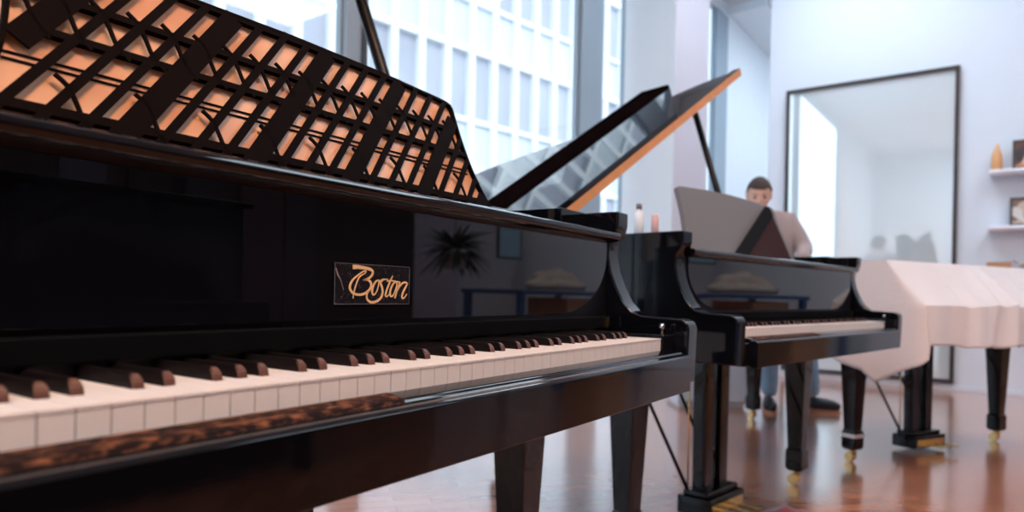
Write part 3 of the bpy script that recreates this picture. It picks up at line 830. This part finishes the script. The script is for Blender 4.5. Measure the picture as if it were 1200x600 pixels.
# dried flowers beside it
fl = empty('dried_flowers', rm(sx, shelf_p(1204), z3)); tag(fl, 'small pale vase of dried flowers right of the wooden box', 'flowers')
bm = bmesh.new(); lathe(bm, [(.03, 0), (.04, .03), (.035, .07), (.018, .09), (.02, .1)], seg=16); finish('vase', bm, SHELFM, fl, smooth=True)
bm = bmesh.new(); rnd = random.Random(4)
for i in range(14):
    a = rnd.uniform(0, 6.28); l = rnd.uniform(.06, .13); e1 = Vector((math.cos(a)*l*.6, math.sin(a)*l*.8, .09+l*.7))
    tube(bm, [(0, 0, .08), e1*.6+Vector((0, 0, .04)), e1], .0015, 5)
    mm = Matrix.Translation(e1); bmesh.ops.create_icosphere(bm, subdivisions=1, radius=.012, matrix=mm)
finish('stems', bm, pbr('dried_stem', (.45,.32,.25), .8), fl)
# low white cabinet beyond the middle piano
bm = bmesh.new(); box(bm, -.26, .26, -.2, .2, .03, .78)
cab = empty('white_cabinet', Matrix.Translation(vw(1.50, 5.25)) @ Matrix.Rotation(R(YAW-90), 4, 'Z'))
finish('body', bm, SHELFM, cab, bevel=.006)
for sx_ in (-1, 1):
    dr = finish('door', bx(min(sx_*.255, sx_*.004), max(sx_*.255, sx_*.004), -.215, -.2, .05, .76), SHELFM, cab, bevel=.003)
    finish('handle', bx(sx_*.03-.004, sx_*.03+.004, -.228, -.215, .40, .50), CHROME, dr, bevel=.001)
finish('plinth', bx(-.24, .24, -.17, .18, 0, .03), SHELFM, cab)
tag(cab, 'low white cabinet behind the middle piano, seen between its legs', 'cabinet')

# ---------------------------------------------------------------- things behind the photographer, seen in the polished fallboards
def refl(px, py, yv, off=.15):
    """real position of something seen mirrored in the nearest fallboard, yv = its distance behind that board"""
    a = R(YAW) - math.atan((px-600)/FPX)
    Yv = off + yv
    d = (Yv - CAMP.y)/math.sin(a)
    x = CAMP.x + d*math.cos(a)
    zf = d*math.cos(math.atan((px-600)/FPX))
    z = .818 + (343+.021*(px-600)-py)*zf/FPX
    return Vector((x, off - yv, z))
# hanging plant
pp = refl(532, 290, 3.7)
plant = empty('hanging_plant', Matrix.Translation(pp)); tag(plant, 'bushy dark plant hanging at the back of the room, mirrored in the nearest fallboard', 'plant')
bm = bmesh.new(); lathe(bm, [(.10, -.22), (.14, -.10), (.15, -.02), (.12, -.02)], seg=18); finish('pot', bm, SHELFM, plant, smooth=True)
bm = bmesh.new(); rnd = random.Random(9)
for i in range(150):
    a = rnd.uniform(0, 6.28); L = rnd.uniform(.2, .48); up = rnd.uniform(-.25, .45)
    pr = None
    for k in range(6):
        t = k/5; w = .022*math.sin(math.pi*min(.98, t*.9+.1))
        c = Vector((math.cos(a)*L*t, math.sin(a)*L*t, up*t*.8 - .35*t*t*L))
        s = Vector((-math.sin(a), math.cos(a), .2))*w
        cur = (bm.verts.new(c-s), bm.verts.new(c+s))
        if pr: bm.faces.new((pr[0], pr[1], cur[1], cur[0]))
        pr = cur
finish('leaves', bm, pbr('dark_leaf', (.02, .04, .02), .5), plant)
bm = bmesh.new(); tube(bm, [(0, 0, -.02), (0, 0, CEIL-pp.z-.0)], .003, 6); finish('cord', bm, SATIN, plant)
# work table with blue rim and boxes
tp = refl(655, 335, 3.0)
tb = empty('work_table', Matrix.Translation((tp.x, tp.y, 0))); tag(tb, 'work table with a blue frame at the back of the room, mirrored in the fallboards', 'table')
BLUE = pbr('blue_metal', (.03, .10, .28), .4)
bm = bmesh.new(); box(bm, -1.25, .55, -.35, .35, .80, .84); finish('table_top', bm, BLUE, tb, bevel=.004)
for lx in (-1.2, .5):
    for ly in (-.3, .3): finish('leg', bx(lx-.03, lx+.03, ly-.03, ly+.03, 0, .80), BLUE, tb)
bxo = finish('cardboard_box', bx(-.30, .30, -.24, .24, 0, .77), pbr('cardboard', (.60,.33,.20), .8), mw=Matrix.Translation((tp.x+.05, tp.y, 0)), bevel=.004)
tag(bxo, 'brown cardboard box under the blue work table', 'box')
bm = bmesh.new()
rnd = random.Random(2)
lump = []
bmesh.ops.create_icosphere(bm, subdivisions=4, radius=1)
for v in bm.verts:
    d = v.co.copy(); k = 1+.18*math.sin(d.x*6+1)*math.cos(d.y*5)+.1*math.sin(d.z*9)
    v.co = Vector((d.x*.42*k, d.y*.22*k, max(-.05, d.z)*.19*k+.01))
bl = finish('folded_blanket', bm, pbr('cream_fabric', (.62,.50,.42), .9), mw=Matrix.Translation((tp.x-.1, tp.y, .85)), smooth=True); tag(bl, 'crumpled cream blanket lying on the blue work table', 'blanket')
# a standing lamp-lit panel / wall picture, small bright things in the fallboard
def wall_pic(px, py, w, h, col, lab, nm):
    q = refl(px, py, 3.95)
    r = empty(nm, Matrix.Translation(q)); 
    bm = bmesh.new(); t = .02
    for a in ((-w/2, w/2, -h/2, -h/2+t), (-w/2, w/2, h/2-t, h/2), (-w/2, -w/2+t, -h/2+t, h/2-t), (w/2-t, w/2, -h/2+t, h/2-t)): box(bm, a[0], a[1], -.015, .015, a[2], a[3])
    finish('frame', bm, FRAMEM, r); finish('print', bx(-w/2+t, w/2-t, -.005, .008, -h/2+t, h/2-t), pbr(nm+'_print', col, .6), r)
    tag(r, lab, 'picture')
wall_pic(596, 283, .5, .42, (.45,.66,.80), 'light blue picture on the back wall, mirrored in the nearest fallboard', 'wall_picture')
wall_pic(142, 245, .22, .11, (.7,.7,.78), 'small pale notice on the dark back wall', 'wall_notice')
# low dark upright behind, gives the dark mass at the left of the fallboard
dk = refl(70, 300, 2.6)
up = empty('upright_piano', Matrix.Translation((dk.x, dk.y, 0))); tag(up, 'black upright piano against the dark wall behind the photographer', 'piano')
finish('case', bx(-.75, .75, -.2, .2, 0.02, 1.22), BLACK, up, bevel=.006); finish('top_board', bx(-.78, .78, -.24, .24, 1.22, 1.25), BLACK, up, bevel=.004)
finish('key_shelf', bx(-.75, .75, .2, .42, .62, .74), BLACK, up, bevel=.006)
for sx_ in (-1, 1): finish('leg', bx(sx_*.68-.03, sx_*.68+.03, .34, .40, 0.0, .62), BLACK, up)
# pale door panels in the dark wall
for i, px in enumerate((180, 270, 320, 395, 440)):
    q = refl(px, 300, 4.0); w = (.34, .5, .55, .5, .4)[i]
    c = ((.10,.09,.14), (.034,.02,.022), (.036,.03,.036), (.07,.035,.042), (.055,.04,.05))[i]
    M = ROOM.inverted() @ q
    struct('door_%d' % (i+1), bx(M.x-w/2, M.x+w/2, P0, P0+.03, 0, 2.9), pbr('door_panel_%d' % i, c, .5), bevel=.004)

# ---------------------------------------------------------------- person
SKIN = pbr('skin', (.62, .36, .27), .55)
SWEAT = pbr('taupe_knit', (.36, .28, .27), .95, bump=.3, bscale=150)
JEANS = pbr('light_denim', (.28, .42, .58), .9, var=.25, vscale=14)
HAIRM = pbr('dark_hair', (.05, .028, .025), .7)
SHOEM = pbr('dark_leather', (.018, .018, .026), .5)
PM = Matrix.Translation(vw(2.02, 5.0)) @ Matrix.Rotation(R(YAW-90), 4, 'Z')   # local x: photo right, y: away
per = empty('person', PM); tag(per, 'person in a taupe sweater and light jeans leaning over the draped piano', 'person')
def skin(name, chains, mat, parent, root=0, sub=2):
    """chains: list of lists of (x,y,z,rx,ry); first points shared by equality"""
    verts = []; edges = []; rad = []; idx = {}
    for ch in chains:
        last = None
        for p in ch:
            key = tuple(round(c, 4) for c in p[:3])
            if key not in idx: idx[key] = len(verts); verts.append(p[:3]); rad.append(p[3:5] if len(p) > 4 else (p[3], p[3]))
            i = idx[key]
            if last is not None and last != i: edges.append((last, i))
            last = i
    me = bpy.data.meshes.new(name); me.from_pydata(verts, edges, [])
    o = bpy.data.objects.new(name, me); COL.objects.link(o); o.parent = parent
    m = o.modifiers.new('skin', 'SKIN'); m.use_smooth_shade = True
    for i, rr in enumerate(rad): me.skin_vertices[0].data[i].radius = rr; 
    me.skin_vertices[0].data[root].use_root = True
    s = o.modifiers.new('sub', 'SUBSURF'); s.levels = sub; s.render_levels = sub
    me.materials.append(mat)
    return o
PEL = (-.05, .02, .93, .14, .105)
CH = (-.15, -.04, 1.20, .155, .11); NB = (-.23, -.10, 1.41, .055, .055); HB = (-.265, -.14, 1.48, .05, .05)
SHR = (-.04, -.08, 1.375, .066, .062); SHL = (-.40, -.09, 1.35, .062, .060)
ELR = (.055, -.15, 1.17, .046, .046); WRR = (-.055, -.37, 1.09, .028, .028)
ELL = (-.47, -.20, 1.13, .044, .044); WRL = (-.36, -.40, 1.075, .028, .028)
HPR = (.05, .03, .90, .085, .085); KNR = (.14, -.02, .50, .058, .058); ANR = (.20, .02, .09, .038, .038)
HPL = (-.14, .02, .90, .085, .085); KNL = (-.14, -.04, .50, .058, .058); ANL = (-.125, .0, .09, .038, .038)
UC = (-.20, -.075, 1.355)
def g(p, s, ds=0): return (p[0], p[1], p[2], p[3]*s+ds, p[4]*s+ds)
body = skin('body', [[PEL, CH, (*UC, .10, .08), NB, HB], [(*UC, .10, .08), SHR, ELR, WRR], [(*UC, .10, .08), SHL, ELL, WRL],
        [PEL, HPR, KNR, ANR], [PEL, HPL, KNL, ANL]], SKIN, per)
sw = skin('sweater', [[g((-.05, .02, .88, .14, .105), 1.06, .01), g(CH, 1.04, .012), (*UC, .125, .098), g(NB, 1.0, .012)], [(*UC, .125, .098), g(SHR, 1, .018), g(ELR, 1, .02), g(WRR, 1, .014)], [(*UC, .125, .098), g(SHL, 1, .018), g(ELL, 1, .02), g(WRL, 1, .014)]], SWEAT, per)
je = skin('jeans', [[g(PEL, 1.0, .012), g(HPR, 1, .014), g(KNR, 1, .016), (.19, .01, .16, .062, .062), (.195, .015, .10, .060, .060)], [g(PEL, 1.0, .012), g(HPL, 1, .014), g(KNL, 1, .016), (-.125, -.01, .16, .060, .060), (-.125, -.005, .10, .058, .058)]], JEANS, per)
# head: deformed sphere with face, children of the body are hair only
def head(parent):
    bm = bmesh.new(); bmesh.ops.create_uvsphere(bm, u_segments=40, v_segments=30, radius=1)
    for v in bm.verts:
        d = v.co.copy()
        x, y, z = d.x*.077, d.y*.098, d.z*.118
        if z < 0: k = 1-.30*(-d.z)**1.5; x *= k; y = y*k - (.014*(-d.z) if y < 0 else 0)
        if d.y < 0:
            nose = math.exp(-((x/.011)**2 + ((z+.014)/.024)**2)); y -= .022*nose
            for sx_ in (-1, 1):
                y += .012*math.exp(-(((x-sx_*.030)/.015)**2 + ((z-.008)/.011)**2))
                y -= .005*math.exp(-(((x-sx_*.030)/.022)**2 + ((z-.030)/.008)**2))
            y -= .006*math.exp(-((x/.024)**2 + ((z+.052)/.008)**2)); y += .004*math.exp(-((x/.026)**2 + ((z+.046)/.003)**2))
            y -= .008*math.exp(-((x/.022)**2 + ((z+.088)/.018)**2))
        v.co = Vector((x, y, z))
    for sx_ in (-1, 1):
        mm = Matrix.Translation((sx_*.078, .008, -.004)) @ Matrix.Rotation(R(sx_*18), 4, 'Z') @ Matrix.Diagonal((.010, .020, .031, 1))
        bmesh.ops.create_uvsphere(bm, u_segments=12, v_segments=10, radius=1, matrix=mm)
    return bm
HM = Matrix.Translation((-.285, -.165, 1.545)) @ Matrix.Rotation(R(-16), 4, 'Z') @ Matrix.Rotation(R(24), 4, 'X')
h = finish('head', head(per), SKIN, per, smooth=True, subs=1); h.matrix_local = HM
bm = bmesh.new(); bmesh.ops.create_uvsphere(bm, u_segments=40, v_segments=30, radius=1)
for v in bm.verts:
    d = v.co.copy(); v.co = Vector((d.x*.082, d.y*.103+.004, d.z*.120+.006))
dels = [v for v in bm.verts if (v.co.z < .055 - max(0, (v.co.y+.03))*1.05 and v.co.y > -.2 and not (v.co.y > .02 and v.co.z > -.05)) or (v.co.y < -.03 and v.co.z < .062)]
bmesh.ops.delete(bm, geom=dels, context='VERTS')
hr = finish('hair', bm, HAIRM, h, smooth=True); so = hr.modifiers.new('t', 'SOLIDIFY'); so.thickness = .008; so.offset = 1
bm = bmesh.new()
for sx_ in (-1, 1):
    bmesh.ops.create_uvsphere(bm, u_segments=12, v_segments=8, radius=.0115, matrix=Matrix.Translation((sx_*.030, -.077, .008)))
finish('eyes', bm, pbr('eye_dark', (.05, .035, .03), .2), h, smooth=True)
bm = bmesh.new()
for sx_ in (-1, 1): tube(bm, [(sx_*.014, -.094, .028), (sx_*.03, -.092, .033), (sx_*.046, -.080, .029)], [.0025, .0035, .002], 6)
finish('eyebrows', bm, HAIRM, h, smooth=True)
def hand(side, W, E):
    d = (Vector(W[:3]) - Vector(E[:3])).normalized()
    f = Vector((d.x, d.y, min(d.z, -.15))).normalized(); s = f.cross(Vector((0, 0, 1))).normalized()
    w = Vector(W[:3]); c = w + f*.05
    P = lambda v, r, r2=None: (v.x, v.y, v.z, r, r2 or r)
    palm = P(c, .032, .017)
    chains = [[P(w, .026, .022), palm]]
    for k, L in zip((-1.5, -.5, .5, 1.5), (.062, .074, .078, .070)):
        b0 = c + f*.035 + s*k*.017
        chains.append([palm, P(b0, .010), P(b0+f*L*.5+Vector((0, 0, .003)), .0088), P(b0+f*L*.85+Vector((0, 0, -.018)), .0076)])
    t0 = c - f*.012 + s*(-side)*.03
    chains.append([palm, P(t0, .011), P(t0+f*.03+s*(-side)*.018, .0098), P(t0+f*.055+s*(-side)*.02, .0082)])
    return skin('hand', chains, SKIN, body, sub=2)
hand(1, WRR, ELR); hand(-1, WRL, ELL)
def shoe(x, y, rot):
    bm = bmesh.new(); bmesh.ops.create_uvsphere(bm, u_segments=24, v_segments=16, radius=1)
    for v in bm.verts:
        d = v.co.copy(); yy = d.y*.145-.05; w = .048 - .008*max(0, d.y); hgt = .055+.045*max(0, min(1, (yy+.03)/.1))
        v.co = Vector((d.x*w, yy, max(0.0, .045 + d.z*hgt)))
    o = finish('shoe', bm, SHOEM, per, smooth=True); o.matrix_local = Matrix.Translation((x, y, 0)) @ Matrix.Rotation(R(rot), 4, 'Z')
    bm = bmesh.new(); prism(bm, [(math.cos(t)*.050, math.sin(t)*.148-.05) for t in [2*math.pi*k/24 for k in range(24)]], 'z', 0, .018)
    finish('sole', bm, pbr('tan_sole', (.55,.25,.15), .7), o)
shoe(-.125, .0, -12); shoe(.20, .02, 62)

# ---------------------------------------------------------------- the office building across the street
WH = pbr('white_facade', (.78, .82, .84), .6)
OG = pbr('office_glass', (.43, .45, .52), .6, var=.3, vscale=.35)
SPN = pbr('spandrel_panel', (.60, .65, .69), .5, var=.08, vscale=.5)
FM = Matrix.Translation(vw(-1.0, 19.0, -9.0)) @ Matrix.Rotation(R(-11.0), 4, 'Z')
fb_ = empty('office_building', FM); tag(fb_, 'white gridded office building seen through the windows', 'building')
finish('wall', bx(-45, 75, .3, 6, 0, 34), WH, fb_)
FH = 3.3
for k in range(9):
    z = k*FH
    finish('window_band', bx(-45, 75, .22, .3, z+1.35, z+FH), OG, fb_)
    finish('spandrel_band', bx(-45, 75, .16, .3, z, z+1.35), SPN, fb_)
    bm = bmesh.new(); box(bm, -45, 75, .05, .3, z-.09, z+.09); box(bm, -45, 75, .05, .3, z+1.28, z+1.42)
    finish('ledge', bm, WH, fb_)
bm = bmesh.new(); x = -45
while x < 75:
    box(bm, x-.10, x+.10, .02, .3, 0, 34); x += .86
o = finish('mullion_grid', bm, WH, fb_)
st = finish('street', bx(-60, 90, -60, 40, -9.4, -9.2), pbr('asphalt', (.35, .36, .38), .9), mw=Matrix.Identity(4)); tag(st, kind='structure')

# ---------------------------------------------------------------- light
w = bpy.data.worlds.new('sky'); S.world = w; w.use_nodes = True
nt = w.node_tree; bg = nt.nodes['Background']
bg.inputs['Color'].default_value = (0.80, 0.90, 1.0, 1); bg.inputs['Strength'].default_value = 2.4
sun = bpy.data.lights.new('sun', 'SUN'); sun.energy = .8; sun.angle = R(8); sun.color = (1, .97, .93)
so = bpy.data.objects.new('sun', sun); COL.objects.link(so)
so.rotation_euler = (R(52), 0, R(-25))   # shines towards the facade across the street

# ---------------------------------------------------------------- camera
cam = bpy.data.cameras.new('camera'); co = bpy.data.objects.new('camera', cam); COL.objects.link(co)
cam.sensor_fit = 'HORIZONTAL'; cam.sensor_width = 36; cam.lens = 24
cam.shift_y = 43/1200
co.matrix_world = Matrix.Translation(CAMP) @ Matrix.Rotation(R(YAW-90), 4, 'Z') @ Matrix.Rotation(R(90), 4, 'X') @ Matrix.Rotation(R(1.2), 4, 'Z')
cam.dof.use_dof = True; cam.dof.focus_distance = 1.0; cam.dof.aperture_fstop = 3.6
cam.clip_start = .02; cam.clip_end = 300
S.camera = co
S.view_settings.view_transform = 'Standard'; S.view_settings.look = 'None'
S.view_settings.exposure = 0.16; S.view_settings.gamma = 1.0; S.view_settings.use_curve_mapping = False
